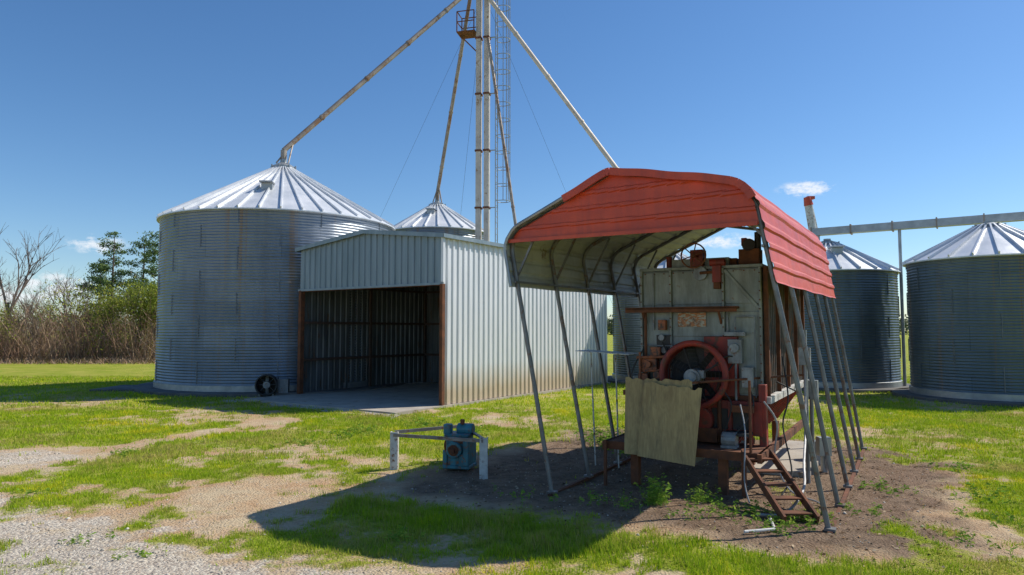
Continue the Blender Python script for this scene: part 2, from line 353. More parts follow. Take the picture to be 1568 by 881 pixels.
for (x,y,n,h,sp,lf) in [(1.92,9.15,60,.42,.07,.035),(2.55,9.35,35,.26,.09,.03),(2.9,8.8,40,.16,.2,.035),(3.5,8.35,40,.12,.16,.035),(1.4,9.0,15,.2,.12,.03),(2.3,8.6,20,.12,.2,.03),(3.0,8.1,30,.1,.22,.03),
    (1.0,9.3,12,.14,.15,.03),(0.2,9.4,14,.12,.2,.03),(4.4,8.6,16,.1,.2,.03),(5.9,8.5,20,.12,.2,.03),(4.9,7.6,20,.12,.2,.03),(1.9,13.6,26,.45,.2,.04),
    (-.95,15.2,20,.25,.2,.05),(1.9,14.2,60,.35,.35,.05),(-2.1,16.5,25,.25,.2,.05),(-4.2,14.0,18,.16,.2,.04),(-3.4,15.6,25,.2,.25,.04),(5.4,10.0,20,.14,.2,.04),(-1.2,7.6,16,.17,.1,.025),(-3.6,15,20,.15,.2,.04),(-7.2,12.9,14,.12,.15,.04),(2.2,13.0,40,.3,.25,.05),(-4.6,7.6,10,.08,.12,.03),(-3.7,7.0,8,.08,.1,.03),(-6.6,9.6,10,.09,.15,.03),(6.6,9.6,25,.14,.3,.04),(7.4,11.5,25,.14,.3,.04)]:
    weed('weed_plant',x,y,n,h,sp,lf)

# ------------------------------------------------------------------ bins
def grain_bin(name,x,y,R,He,Ha,wall,pitch,nrib,seg=144,capr=.42,pad=.6,padm=None,padz=.12,caph=1,vent=(-pi*.55,.45)):
    e=empty(name,(x,y,0))
    rows=int(He/pitch*6); zs=np.linspace(padz,He,rows); rr=R+pitch*.13*np.sin(zs/pitch*2*pi)
    an=np.linspace(0,2*pi,seg+1)
    A,Zz=np.meshgrid(an,zs); RR=np.repeat(rr[:,None],seg+1,1)+.006*np.sin(A*37+np.floor(Zz/.82)*2)
    V=np.stack([RR*np.cos(A),RR*np.sin(A),Zz],-1).reshape(-1,3); w=seg+1
    ii=(np.arange(rows-1)[:,None]*w+np.arange(seg)[None,:]).ravel(); F=np.stack([ii,ii+1,ii+w+1,ii+w],1)
    ob=mesh_np('corrugated_wall',V,F,wall,parent=e); ob.data.polygons.foreach_set('use_smooth',[True]*len(F))
    uv=ob.data.uv_layers.new(name='UVMap'); U=np.stack([(A*R).ravel(),Zz.ravel()],1)
    uv.data.foreach_set('uv',U[F.ravel()].astype(np.float32).ravel())
    mb=MB(); ro=R+.12
    mb.lathe([(R-.02,He-.10),(ro,He-.09),(ro,He-.05),(capr,Ha)],seg)
    for i in range(nrib):
        a=2*pi*i/nrib; c,s=math.cos(a),math.sin(a)
        mb.beam((ro*c,ro*s,He-.05+.04),(capr*c,capr*s,Ha+.03),.05,.10)
    mb.obj('roof',M_roof,e)
    mb=MB(); k=caph; mb.lathe([(capr+.06,Ha-.06),(capr+.06,Ha+.12*k),(capr*.9,Ha+.18*k),(.14,Ha+.32*k),(.14,Ha+.45*k),(0,Ha+.45*k)],32); mb.torus((0,0,Ha-.02),(0,0,1),capr+.12,.025,32,6)
    for i in range(8):
        a=2*pi*i/8; mb.box(((capr+.1)*math.cos(a),(capr+.1)*math.sin(a),Ha+.06*k),(.05,.05,.2*k))
    mb.obj('roof_cap',M_galv,e)
    mb=MB(); mb.lathe([(R+.05,padz),(R+.05,padz+.2),(R-.05,padz+.24)],seg); mb.obj('base_ring',M_galv,e)
    mb=MB(); nseg=max(6,int(2*pi*R/2.75))
    for rr_ in range(int(He/.82)+1):
        for i in range(nseg):
            a=2*pi*(i+.5*(rr_%2))/nseg; z0=padz+.25+rr_*.82; z1=min(z0+.8,He-.12)
            if z1>z0: mb.beam(((R+.012)*math.cos(a),(R+.012)*math.sin(a),z0),((R+.012)*math.cos(a),(R+.012)*math.sin(a),z1),.03,.014)
    mb.obj('sheet_seams',M_seam,e)
    mb=MB(); mb.lathe([(R+pad,-.1),(R+pad,padz-.02),(R+pad-.02,padz),(0,padz)],64); mb.obj('concrete_pad',padm or M_cdark,e)
    mb=MB(); a,f=vent; rv=R*f; zv=He+(Ha-He)*(1-f)+.05; rot=Matrix.Rotation(a,3,'Z')
    mb.box((rv*math.cos(a),rv*math.sin(a),zv+.08),(.4,.42,.26),0,rot); mb.box((rv*math.cos(a)*1.05,rv*math.sin(a)*1.05,zv+.23),(.55,.5,.05),0,rot)
    mb.obj('roof_vent',M_galv,e,bevel=.01)
    return e
BL=grain_bin('grain_bin',-9.8,28.9,4.64,6.72,9.15,M_binL,.105,40,pad=.75,vent=(-pi*.46,.60))
BM=grain_bin('grain_bin',-4.25,38.5,2.75,7.8,9.35,M_binL,.11,26,caph=.7,capr=.36)
BA=grain_bin('grain_bin',7.1,31,2.5,4.65,5.85,M_binR,.10,24,capr=.36,caph=.5)
BB=grain_bin('grain_bin',13.1,28.2,2.5,4.65,5.85,M_binR,.10,24,capr=.36,caph=.5)
BC=grain_bin('grain_bin',16.4,23.3,2.5,4.7,5.85,M_binR,.10,24,capr=.36,caph=.4,vent=(pi*.4,.5))
mb=MB(); mb.box((-13.6,26.8,.02),(4.4,2.2,.12)); mb.obj('concrete_slab',M_cdark)
mb=MB(); mb.box((17,25.9,.02),(14,1.5,.12),0,Matrix.Rotation(math.radians(-35),3,'Z')); mb.obj('concrete_slab',M_cdark)
fan=empty('aeration_fan',(-8.45,23.75,.06),math.radians(12)); mb=MB()
mb.tube((0,-.35,.36),(0,.3,.36),.33,n=28,mi=0,caps=False); mb.torus((0,-.35,.36),(0,1,0),.34,.03,28,6,0)
mb.tube((0,.1,.36),(0,.12,.36),.32,n=28,mi=1); mb.tube((0,-.25,.36),(0,.1,.36),.12,n=14,mi=2)
for i in range(8):
    a=pi*i/4; mb.beam((.12*math.cos(a),-.1,.36+.12*math.sin(a)),(.3*math.cos(a),-.05,.36+.3*math.sin(a)),.1,.01,2)
mb.box((.5,.3,.28),(.35,.5,.5),2); mb.box((0,.7,.3),(.6,.9,.5),2); mb.box((-.22,0,.02),(.06,.6,.08),2); mb.box((.22,0,.02),(.06,.6,.08),2)
mb.obj('fan_body',[M_dark,M_dark,M_steel],fan)

# ------------------------------------------------------------------ shed
def corr(mb,o,u,nrm,width,z0,ztop,pitch=.27,d=.04,mi=0):
    o=Vector(o);u=Vector(u);nrm=Vector(nrm); pr=[(0,0),(.50,0),(.60,1),(.86,1),(.95,0)]
    us=[];k=0
    while k*pitch<width:
        for q,h in pr:
            if (k+q)*pitch<width: us.append(((k+q)*pitch,h*d))
        k+=1
    us.append((width,0)); vs=[]
    for s_,h in us:
        p=o+u*s_+nrm*h; zt=ztop(s_) if callable(ztop) else ztop; zb=z0(s_) if callable(z0) else z0
        vs+= [(p.x,p.y,zb),(p.x,p.y,zt)]
    mb.add(vs,[(2*i,2*i+2,2*i+3,2*i+1) for i in range(len(us)-1)],mi)
shed=empty('metal_shed',(*SHED,0),SA); W=6.5; LL=11.0; EV=5.12; PK=5.5
top=lambda s_: EV+(PK-EV)*(1-abs(s_-W/2)/(W/2))
mb=MB(); corr(mb,(W,0,0),(0,1,0),(1,0,0),LL,.08,EV); mb.obj('side_wall',M_side,shed)
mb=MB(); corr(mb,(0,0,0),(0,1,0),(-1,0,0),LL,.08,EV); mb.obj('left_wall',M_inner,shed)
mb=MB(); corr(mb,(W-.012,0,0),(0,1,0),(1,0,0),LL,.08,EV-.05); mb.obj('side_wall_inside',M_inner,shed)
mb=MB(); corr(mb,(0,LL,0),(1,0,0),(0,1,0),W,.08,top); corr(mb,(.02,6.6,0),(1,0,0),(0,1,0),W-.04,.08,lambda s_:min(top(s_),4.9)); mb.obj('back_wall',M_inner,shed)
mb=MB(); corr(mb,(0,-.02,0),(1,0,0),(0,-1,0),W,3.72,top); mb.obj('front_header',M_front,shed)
mb=MB()
for x0,x1,z0,z1 in((-.12,W/2,EV,PK),(W+.12,W/2,EV,PK)):
    n=int(LL/.2)
    mb.add([(x0,-.16,z0+.03),(x1,-.16,z1+.04),(x1,LL+.16,z1+.04),(x0,LL+.16,z0+.03)],[(0,1,2,3)])
    for k in range(n+2):
        yy=-.12+k*.2
        mb.beam((x0,yy,z0+.045),(x1,yy,z1+.055),.05,.03)
mb.obj('roof',M_roof,shed)
mb=MB()
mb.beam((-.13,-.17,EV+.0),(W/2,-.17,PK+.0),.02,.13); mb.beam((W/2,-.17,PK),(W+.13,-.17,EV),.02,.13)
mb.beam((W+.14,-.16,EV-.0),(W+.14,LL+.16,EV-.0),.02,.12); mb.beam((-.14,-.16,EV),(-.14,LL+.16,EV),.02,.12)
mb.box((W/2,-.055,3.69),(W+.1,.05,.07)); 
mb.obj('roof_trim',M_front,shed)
mb=MB(); mb.box((W+.03,-.05,4.42),(.09,.09,1.36)); mb.obj('corner_trim',M_side,shed)
mb=MB(); mb.box((.06,-.0,1.88),(.14,.16,3.6)); mb.box((W-.0,-.03,1.88),(.11,.13,3.6)); mb.box((W/2,.06,3.72),(W-.2,.1,.16))
mb.obj('opening_frame',M_rust,shed)
mb=MB()
for z in(1.25,2.55,3.9):
    mb.angle((.08,.1,z),(.08,6.5,z),.09,.01); mb.angle((W-.09,.1,z),(W-.09,LL,z),.09,.01); mb.angle((.1,6.5,z),(W-.1,6.5,z),.09,.01)
for y in(3.3,6.5):
    mb.box((.10,y,2.5),(.08,.10,4.9)); mb.box((W-.14,y,2.5),(.08,.10,4.9))
    mb.beam((.1,y,4.95),(W/2,y,5.3),.1,.14); mb.beam((W-.1,y,4.95),(W/2,y,5.3),.1,.14)
mb.obj('wall_girts',M_girt,shed)
mb=MB(); mb.box((W/2,LL/2-1.0,-.01),(W+.2,LL+2.2,.16)); mb.add([(-.5,-2.1,.03),(W+.3,-2.1,.03),(W+.6,-2.9,-.03),(-1,-2.9,-.03)],[(0,3,2,1)]); mb.obj('floor_slab',M_conc,shed)

# ------------------------------------------------------------------ elevator tower
TX,TY=-1.5,35.0
tw=empty('grain_elevator_leg',(TX,TY,0),math.radians(-14)); mb=MB()
for sx in(-.24,.20):
    mb.box((sx,0,10.6),(.25,.3,21.2),0)
    for k in range(1,8): mb.box((sx,0,k*3.0-.4),(.33,.4,.09),1)
mb.box((0,0,21.6),(1.0,.6,1.2),0); mb.tube((0,-.3,22.0),(0,.3,22.0),.5,n=20,mi=0); mb.box((0,0,.6),(1.0,.7,1.2),0)
mb.obj('trunking',[M_tower,M_rust],tw)
mb=MB(); lx=.72
for sy in(-.2,.2): mb.beam((lx,sy,2.2),(lx,sy,21.5),.045,.045)
for k in range(64): mb.tube((lx,-.2,2.4+k*.3),(lx,.2,2.4+k*.3),.014,n=5)
for k in range(16):
    z=8.9+k*.85; pts=[(lx+.34+.38*math.cos(a),.36*math.sin(a),z) for a in np.linspace(-2.5,2.5,14)]; mb.pipe(pts,.022,5)
for a in(-1.3,-.5,.5,1.3): mb.beam((lx+.34+.38*math.cos(a),.36*math.sin(a),8.9),(lx+.34+.38*math.cos(a),.36*math.sin(a),21.6),.04,.02)
for k in range(1,8): mb.beam((.3,0,k*3-.4),(lx,0,k*3-.4),.05,.05)
mb.obj('caged_ladder',M_galv,tw)
mb=MB(); mb.box((-.85,0,17.9),(1.0,.9,.05))
for sx in(-1.33,-.4):
    for sy in(-.42,.42): mb.beam((sx,sy,17.9),(sx,sy,19.0),.05,.05)
for z in(18.45,19.0):
    mb.beam((-1.33,-.42,z),(-1.33,.42,z),.04,.04); mb.beam((-1.33,-.42,z),(-.4,-.42,z),.04,.04); mb.beam((-1.33,.42,z),(-.4,.42,z),.04,.04)
mb.beam((-1.3,0,17.9),(-.35,0,16.9),.06,.06); mb.obj('work_platform',M_rust,tw)
def spout(name,p1,p2,r,feet=True,mat=None):
    e=empty(name,p1); p2=Vector(p2)-Vector(p1); p1=Vector((0,0,0)); mb=MB(); d=p2-p1; l=d.length; mb.tube(p1,p2,r,n=12)
    k=1
    while k*3.05<l: c=p1+d*(k*3.05/l); n_=d.normalized()*.05; mb.tube(c-n_,c+n_,r*1.2,n=12); k+=1
    if feet:
        mb.tube(p2,p2+Vector((0,0,-.6)),r*1.2,n=12)
        q=p1+d*.96
        for a in(.7,2.3): mb.tube(q,p2+Vector((math.cos(a)*.35,-.3*math.sin(a),-.6)),.035,n=6)
    mb.obj('spout_tube',mat or M_pipe,e)
spout('grain_spout',(TX-.1,TY-.3,20.6),(-9.8,28.9,10.0),.11)
spout('grain_spout',(TX-.7,TY+.2,20.0),(-4.25,38.5,10.1),.10)
spout('grain_spout',(TX+.1,TY-.3,19.9),(7.1,31,6.55),.11,mat=M_tower)
spout('grain_spout',(TX+.25,TY-.3,17.5),(.62,33.6,4.5),.08,False)
gw=empty('guy_wire',(TX,TY,20)); mb=MB()
for p in((-17,30,-20),(13,30,-20),(-4,22,-20)): mb.tube((0,0,0),p,.007,n=4)
mb.obj('wire_strands',M_dark,gw)

# ------------------------------------------------------------------ conveyor
c1=Vector((12.7,28.75,6.42)); c2=Vector((23,21.5,6.42)); cv=empty('overhead_conveyor',c1); D=c2-c1; mb=MB()
mb.beam((0,0,0),D,.36,.30); u=D.normalized()
for k in range(0,int(D.length/1.5)+1): mb.beam(u*(k*1.5),u*(k*1.5+.05),.46,.40,1)
mb.box((0,0,-.3),(.5,.45,.4),0); mb.obj('trough',[M_galv,M_pipe],cv)
mb=MB(); q=Vector((15.36,26.87,0))-c1; mb.tube((q.x,q.y,-c1.z),(q.x,q.y,-.1),.06,n=10); mb.box((q.x,q.y,-c1.z+.03),(.35,.35,.1)); mb.tube((q.x+4.6,q.y-3.2,-c1.z),(q.x+4.6,q.y-3.2,-.1),.06,n=10); mb.obj('support_post',M_galv,cv)
mb=MB(); mb.tube((.05,0,.1),(-.15,-.1,1.25),.16,n=14); mb.tube((.3,.1,.1),(.05,-.05,1.0),.04,n=8); mb.obj('discharge_pipe',M_wpaint,cv)
mb=MB(); mb.tube((-.13,-.1,1.15),(-.2,-.12,1.5),.19,.14,14); mb.box((-.05,-.1,1.47),(.3,.2,.12)); mb.obj('discharge_hood',M_red,cv)

# ------------------------------------------------------------------ carport (leaning)
CR=math.atan2(-.505,.863)
cp=empty('metal_carport',(CB[0],CB[1],0),CR); CW=3.55
def C(a,t,z):
    zz=z*(1+.03*a+.004*t); return Vector((a-.19*zz+.018*t*z/3.5,t,zz))
PKZ=4.2; ARC=math.radians(106.3)
def section(zl,zr,n=1):
    pts=[(0,zl),(0,3.42)]
    for i in range(1,9):
        a=pi-(pi-ARC)*i/8; pts.append((.35+.35*math.cos(a),3.42+.35*math.sin(a)))
    pts.append((CW/2,PKZ))
    right=[(CW-a,z) for a,z in pts[1:-1]][::-1]
    return pts+right+[(CW,zr)]
def resample(pts,st):
    P=[Vector(p) for p in pts]; out=[];nr=[]
    for i in range(len(P)-1):
        d=P[i+1]-P[i]; n=max(1,int(d.length/st)); t=d.normalized(); nn=Vector((-t.y,t.x))
        for k in range(n): out.append(P[i]+d*k/n); nr.append(nn)
    out.append(P[-1]); nr.append(nr[-1]); return out,nr
sec,nr=resample(section(2.93,2.58),.022)
s=0;prof=[]
for i,p in enumerate(sec):
    if i: s+=(p-sec[i-1]).length
    ph=(s/.228)%1; h=.024 if ph>.74 else (.024*max(0,(ph-.64)/.1) if ph>.64 else 0)
    prof.append((p,nr[i],h))
def sheet(name,off,mat,t0,t1,flip=False,nt_=13):
    mb=MB(); vs=[];m=len(prof)
    for k in range(nt_):
        t=t0+(t1-t0)*k/(nt_-1)
        for j,(p,n,h) in enumerate(prof):
            q=p+n*(h+off+.035); wob=.007*math.sin(j*.11+k*1.7)
            ed=.03*math.sin(j*.35)*(k==0 or k==nt_-1); vs.append(C(q.x,t+ed*.5,q.y)+Vector((0,0,wob)))
    fs=[]
    for k in range(nt_-1):
        for j in range(m-1):
            f=(k*m+j,k*m+j+1,(k+1)*m+j+1,(k+1)*m+j); fs.append(f[::-1] if flip else f)
    mb.add(vs,fs); return mb.obj(name,mat,cp)
sheet('roof_outer_sheet',.006,M_red,-.12,6.32); sheet('roof_inner_sheet',0,M_white,-.115,6.315,True)
def gable(name,t,mat,sg):
    mb=MB(); top_=[(a,z) for a,z in section(3.6,3.25)]
    def ztop(a):
        for i in range(len(top_)-1):
            a0,z0=top_[i];a1,z1=top_[i+1]
            if a0<=a<=a1 and a1>a0: return z0+(z1-z0)*(a-a0)/(a1-a0)
        return 3.4
    nz=60; na=60; vs=[];fs=[]
    for i in range(na+1):
        a=.01+(CW-.02)*i/na; zb=3.60-.1*a; zt=max(ztop(a)-.01,zb+.02)
        for k in range(nz+1):
            z=zb+(PKZ-zb)*k/nz; ph=((z-zb)/.2)%1; h=.022 if ph>.76 else 0
            z=min(z,zt); v=C(a,t,z); v.y-=h+sg+.01*math.sin(a*2.3); vs.append(v)
    for i in range(na):
        for k in range(nz):
            o=i*(nz+1)+k; fs.append((o,o+nz+1,o+nz+2,o+1))
    mb.add(vs,fs); mb.obj(name,mat,cp)
gable('front_gable_panel',-.05,M_red,.0); gable('front_gable_back',-.05,M_white,-.006)
mb=MB(); half=[p for p,n,h in prof if p.x<=1.05]; rest=[p for p,n,h in prof if p.x>=1.02]
mb.pipe([C(p.x,-.14,p.y)+Vector((0,0,.05)) if p.x>.1 else C(p.x-.04,-.14,p.y) for p in half[::3]],.026,6); mb.obj('edge_trim_grey',M_galv,cp)
mb=MB(); R2=[C(p.x,-.15,p.y)+Vector((0,0,.03+.006*math.sin(p.x*9))) for p in rest[::3] if p.y>3.45]
for i in range(len(R2)-1): mb.beam(R2[i],R2[i+1],.03,.10)
mb.beam(C(.02,-.1,3.6),C(CW-.02,-.1,3.25),.02,.05); mb.obj('edge_trim_red',M_red,cp)
mb=MB()
for k in range(6):
    t=1.24*k; j=[random.uniform(-.03,.03) for _ in range(2)]
    mb.pipe([C(0+j[0],t,0)]+[C(a,t,z) for a,z in section(1.5,1.5)]+[C(CW+j[1],t,-.02)],.032,8)
    for a0,z0,a1,z1 in((0.0,3.1,.55,3.82),(CW,3.1,CW-.55,3.82)): mb.beam(C(a0,t+.05,z0),C(a1,t+.05,z1),.03,.03)
    for a in(0,CW): mb.box(C(a,t,.03),(.12,.12,.03))
mb.obj('frame_bows',M_post,cp,smooth=False)
mb=MB()
for a in(.02,CW-.02): mb.beam(C(a,-.1,3.0),C(a,6.3,3.0),.03,.03)
mb.obj('side_rails',M_post,cp)
mb=MB()
for a in(0,CW): mb.beam((a,-.1,.0),(a,6.3,.0),.05,.05)
mb.obj('base_rails',M_rust,cp)

# ------------------------------------------------------------------ grain dryer
dr=empty('grain_dryer',(CB[0],CB[1],0),CR)
a0,a1,t0,t1=.62,2.5,2.0,6.0
mb=MB()
mb.box(((a0+a1)/2,(t0+t1)/2,3.27),(a1-a0+.04,t1-t0+.04,.05),0)
mb.box(((a0+a1)/2,t0+.02,2.25),(a1-a0,.04,1.98),0)
for x0,x1,z0,z1 in((.66,1.10,2.70,3.22),(1.14,1.92,2.70,3.22),(1.96,2.46,2.70,3.22),(.66,1.10,1.7,2.58),(1.14,1.92,2.2,2.58),(1.96,2.46,1.35,2.58)):
    mb.box(((x0+x1)/2,t0-.012,(z0+z1)/2),(x1-x0,.02,z1-z0),0)
for x in(.64,1.12,1.94,2.48): mb.box((x,t0-.04,2.28),(.035,.06,1.94),0)
mb.beam((1.96,t0-.04,3.22),(2.46,t0-.04,2.62),.02,.05)  # thin diagonal bar standing in for the line of sunlight across this panel
mb.box((1.55,2.5,3.36),(.9,.8,.14),0)
mb.obj('front_panels',M_dry,dr,bevel=.006)
mb=MB()
for x in(.64,1.12,1.94,2.48):
    for k in range(14): mb.tube((x,t0-.085,1.4+k*.135),(x,t0-.07,1.4+k*.135),.012,n=6)
for k in range(12): mb.tube((.7+k*.155,t0-.03,3.2),(.7+k*.155,t0-.02,3.2),.012,n=6)
mb.obj('bolts',M_rust,dr)
mb=MB(); corr(mb,(a1,t0,0),(0,1,0),(1,0,0),t1-t0,1.25,3.24,.16,.03); corr(mb,(a0,t0,0),(0,1,0),(-1,0,0),t1-t0,1.25,3.24,.16,.03); corr(mb,(a0,t1,0),(1,0,0),(0,1,0),a1-a0,1.25,3.24,.16,.03)
mb.obj('perforated_sides',M_dside,dr)
mb=MB()
mb.box((1.3,t0-.13,2.64),(1.75,.2,.035)); mb.box((1.3,t0-.22,2.61),(1.75,.02,.07))
for x in(.7,1.9): mb.beam((x,t0-.2,2.6),(x,t0-.02,2.4),.03,.03)
mb.box((1.45,1.2,.55),(2.3,.06,.12)); mb.box((1.45,1.95,.55),(2.3,.06,.12)); mb.box((.32,2.9,.55),(.06,3.6,.12)); mb.box((2.58,3.3,.55),(.06,4.4,.12))
mb.box((1.45,1.57,.60),(2.26,.7,.02))
for x in(.75,2.05): 
    for y in(1.3,3.2,5.6): mb.box((x,y,.25),(.12,.12,.54))
mb.box((.38,1.0,.3),(.04,.04,.7)); mb.box((2.35,1.22,.28),(.06,.06,.55))
mb.beam((.3,2.0,1.28),(2.6,2.0,1.28),.08,.08)
mb.tube((1.75,1.2,1.55),(3.0,2.6,1.62),.018,n=6); mb.tube((2.45,1.2,.6),(2.45,1.2,1.6),.02,n=6); mb.tube((1.75,1.2,1.55),(1.3,1.2,1.5),.018,n=6)
mb.tube((1.9,1.75,.6),(1.9,1.75,1.5),.03,n=8); mb.box((1.75,1.7,.75),(.3,.25,.2)); mb.box((2.25,1.7,1.15),(.3,.12,.1)); mb.tube((.72,1.9,1.25),(.72,1.9,2.6),.025,n=8)
mb.obj('rusty_frame',M_rust,dr)
mb=MB()
fc=(1.54,1.72,1.62)
mb.tube((fc[0],1.66,fc[2]),(fc[0],2.0,fc[2]),.5,n=40,caps=False); mb.tube((fc[0],1.66,fc[2]),(fc[0],2.0,fc[2]),.44,n=40,caps=False); mb.torus((fc[0],1.66,fc[2]),(0,1,0),.48,.05,48,8)
mb.box((1.95,1.9,1.0),(1.1,.2,.5)); mb.box((1.9,1.95,1.75),(.5,.12,.9)); mb.box((1.22,1.9,.95),(.3,.2,.5))
for x in(1.45,1.75,2.05,2.35): mb.box((x,1.77,.93),(.05,.06,.62))
mb.box((2.5,1.9,.95),(.10,.16,1.1)); mb.tube((1.6,1.6,.95),(1.6,1.8,.95),.22,n=24)
mb.obj('red_fan_housing',M_dred,dr,bevel=.006)
mb=MB()
mb.tube((fc[0],1.93,fc[2]),(fc[0],1.96,fc[2]),.43,n=32)
mb.box((2.2,1.62,.8),(.35,.3,.04)); mb.box((1.9,1.79,.98),(.24,.02,.3)); mb.box((2.2,1.79,.98),(.22,.02,.3)); mb.box((.85,1.9,1.42),(.4,.14,.2)); mb.box((1.0,1.95,2.02),(.22,.05,.4)); mb.obj('fan_throat',M_dark,dr)
mb=MB()
for i in range(7):
    a=2*pi*i/7; c,s_=math.cos(a),math.sin(a); r_=Matrix.Rotation(-a,3,'Y')@Matrix.Rotation(.6,3,'X')
    mb.box((fc[0]+.27*c,1.87,fc[2]+.27*s_),(.3,.012,.13),0,r_)
mb.obj('fan_blades',M_rubber,dr)
mb=MB()
for r_ in(.15,.21,.27,.33,.39): mb.torus((fc[0],1.68,fc[2]),(0,1,0),r_,.004,32,5)
for a in(.4,1.9,3.6,5.2): mb.beam((fc[0],1.66,fc[2]),(fc[0]+.47*math.cos(a),1.66,fc[2]+.47*math.sin(a)),.02,.01)
mb.obj('fan_guard',M_dark,dr)
mb=MB()
mb.tube((fc[0]+.02,1.5,fc[2]-.02),(fc[0]+.02,1.88,fc[2]-.02),.12,n=18); mb.tube((fc[0]+.02,1.46,fc[2]-.02),(fc[0]+.02,1.5,fc[2]-.02),.08,n=18); mb.box((fc[0]+.14,1.62,fc[2]+.02),(.1,.12,.12))
mb.box((2.12,1.9,1.98),(.2,.14,.36)); mb.tube((2.12,1.83,2.03),(2.12,1.78,2.03),.07,n=16); mb.box((2.12,1.9,2.24),(.3,.12,.06)); mb.box((2.3,1.88,1.6),(.16,.16,.3))
for x,z in((.98,2.18),(1.02,1.98)): mb.tube((x,1.95,z),(x,1.88,z),.05,n=16)
mb.tube((2.12,1.9,1.8),(2.12,1.88,1.25),.02,n=8); mb.tube((.84,1.95,2.3),(.84,1.95,3.2),.015,n=8); mb.tube((2.0,1.95,1.3),(2.0,1.95,2.6),.018,n=8)
mb.tube((2.0,1.5,.72),(2.2,1.5,.72),.11,n=16); mb.box((2.1,1.5,.62),(.22,.2,.05))
mb.tube((.62,1.93,2.05),(1.15,1.93,2.05),.012,n=6); mb.tube((1.15,1.93,2.05),(1.15,1.93,1.8),.012,n=6); mb.tube((2.4,1.93,1.3),(2.4,1.93,2.5),.012,n=6); mb.tube((2.4,1.93,2.5),(2.12,1.93,2.5),.012,n=6); mb.tube((2.12,1.93,2.5),(2.12,1.9,2.2),.012,n=6)
mb.obj('motor_and_boxes',M_steel,dr,bevel=.004)
mb=MB(); mb.box((.05,1.95,1.93),(.95,.55,.012),0,Matrix.Rotation(.05,3,'Y')); mb.tube((-.35,2.15,1.93),(-.3,2.2,0),.014,n=6); mb.tube((.1,2.15,1.93),(.12,2.2,0),.014,n=6); mb.obj('side_shelf',M_wpaint,dr)
mb=MB(); mb.box((.78,1.9,1.75),(.28,.16,.22)); mb.box((.9,1.86,1.95),(.16,.12,.16)); mb.box((.7,1.85,1.55),(.16,.12,.12)); mb.tube((.6,1.8,1.86),(1.05,1.8,1.88),.025,n=8); mb.tube((.65,1.82,1.64),(1.1,1.78,1.68),.02,n=8); mb.tube((.66,1.78,1.5),(.66,1.78,1.95),.02,n=8); mb.box((1.0,1.9,2.38),(.12,.1,.16)); mb.tube((.95,1.78,1.6),(.95,1.72,1.6),.06,n=14); mb.tube((.8,1.8,1.76),(.8,1.74,1.76),.05,n=14)
mb.obj('gas_valves',M_orange,dr,bevel=.004)
mb=MB(); mb.box((1.45,1.965,2.46),(.44,.012,.22)); mb.obj('nameplate',nameplate(),dr)
mb=MB()
wc=Vector((1.53,1.82,3.45)); mb.torus(wc,(0,1,0),.19,.014,28,6,1)
for i in range(3):
    a=pi*i/3+.3; mb.beam(wc+Vector((.19*math.cos(a),0,.19*math.sin(a))),wc-Vector((.19*math.cos(a),0,.19*math.sin(a))),.012,.018,1)
mb.tube(wc,(1.53,2.2,3.45),.03,n=8); mb.box((1.53,2.1,3.42),(.2,.22,.28)); mb.tube((1.6,1.92,3.18),(1.6,2.1,3.18),.11,n=18,mi=3); mb.box((1.86,1.95,3.16),(.13,.12,.26)); mb.box((1.86,1.94,2.98),(.1,.1,.1),1); mb.tube((1.75,1.95,3.34),(1.98,1.95,3.34),.055,n=14)
mb.tube((1.6,1.9,3.18),(1.86,1.95,3.2),.025,n=8,mi=1)
mb.box((2.3,2.25,3.42),(.3,.3,.24),1); mb.tube((2.3,2.1,3.6),(2.3,2.4,3.6),.1,n=14,mi=2); mb.tube((2.42,2.2,3.5),(2.42,2.2,3.8),.05,n=10,mi=2); mb.box((2.22,2.2,3.66),(.08,.08,.12)); mb.tube((1.0,2.3,3.3),(1.0,2.3,3.5),.05,n=10); mb.box((2.0,2.3,3.36),(.2,.2,.12),1)
mb.obj('top_drive_and_handwheel',[M_dred,M_rust,M_dark,M_steel],dr,bevel=.004)
mb=MB()
vs=[(a1,t0,1.25),(a1,t1,1.25),(2.0,t1,.55),(2.0,t0,.55),(a0,t0,1.25),(a0,t1,1.25),(1.1,t1,.55),(1.1,t0,.55)]
mb.add(vs,[(0,1,2,3),(4,7,6,5),(1,5,6,2),(0,3,7,4)])
for k in range(14):
    y=t0+.1+k*.29; mb.beam((a1+.03,y,1.25),(2.03,y,.55),.05,.04); mb.beam((a0-.03,y,1.25),(1.07,y,.55),.05,.04)
mb.obj('discharge_hopper',M_dred,dr)
mb=MB(); mb.beam((a1+.06,t0-.1,1.27),(a1+.06,t1+.1,1.27),.1,.1); mb.obj('side_channel',M_wpaint,dr)
mb=MB(); mb.beam((a1+.05,t0,3.22),(a1+.05,t1,3.22),.05,.06)
for k in range(5): mb.box((a1+.05,t0+.05+k*.97,2.24),(.06,.06,1.95))
mb.obj('side_frame',M_rust,dr)
mb=MB(); rz=Matrix.Rotation(math.radians(2),3,'Z')@Matrix.Rotation(math.radians(-5),3,'X')
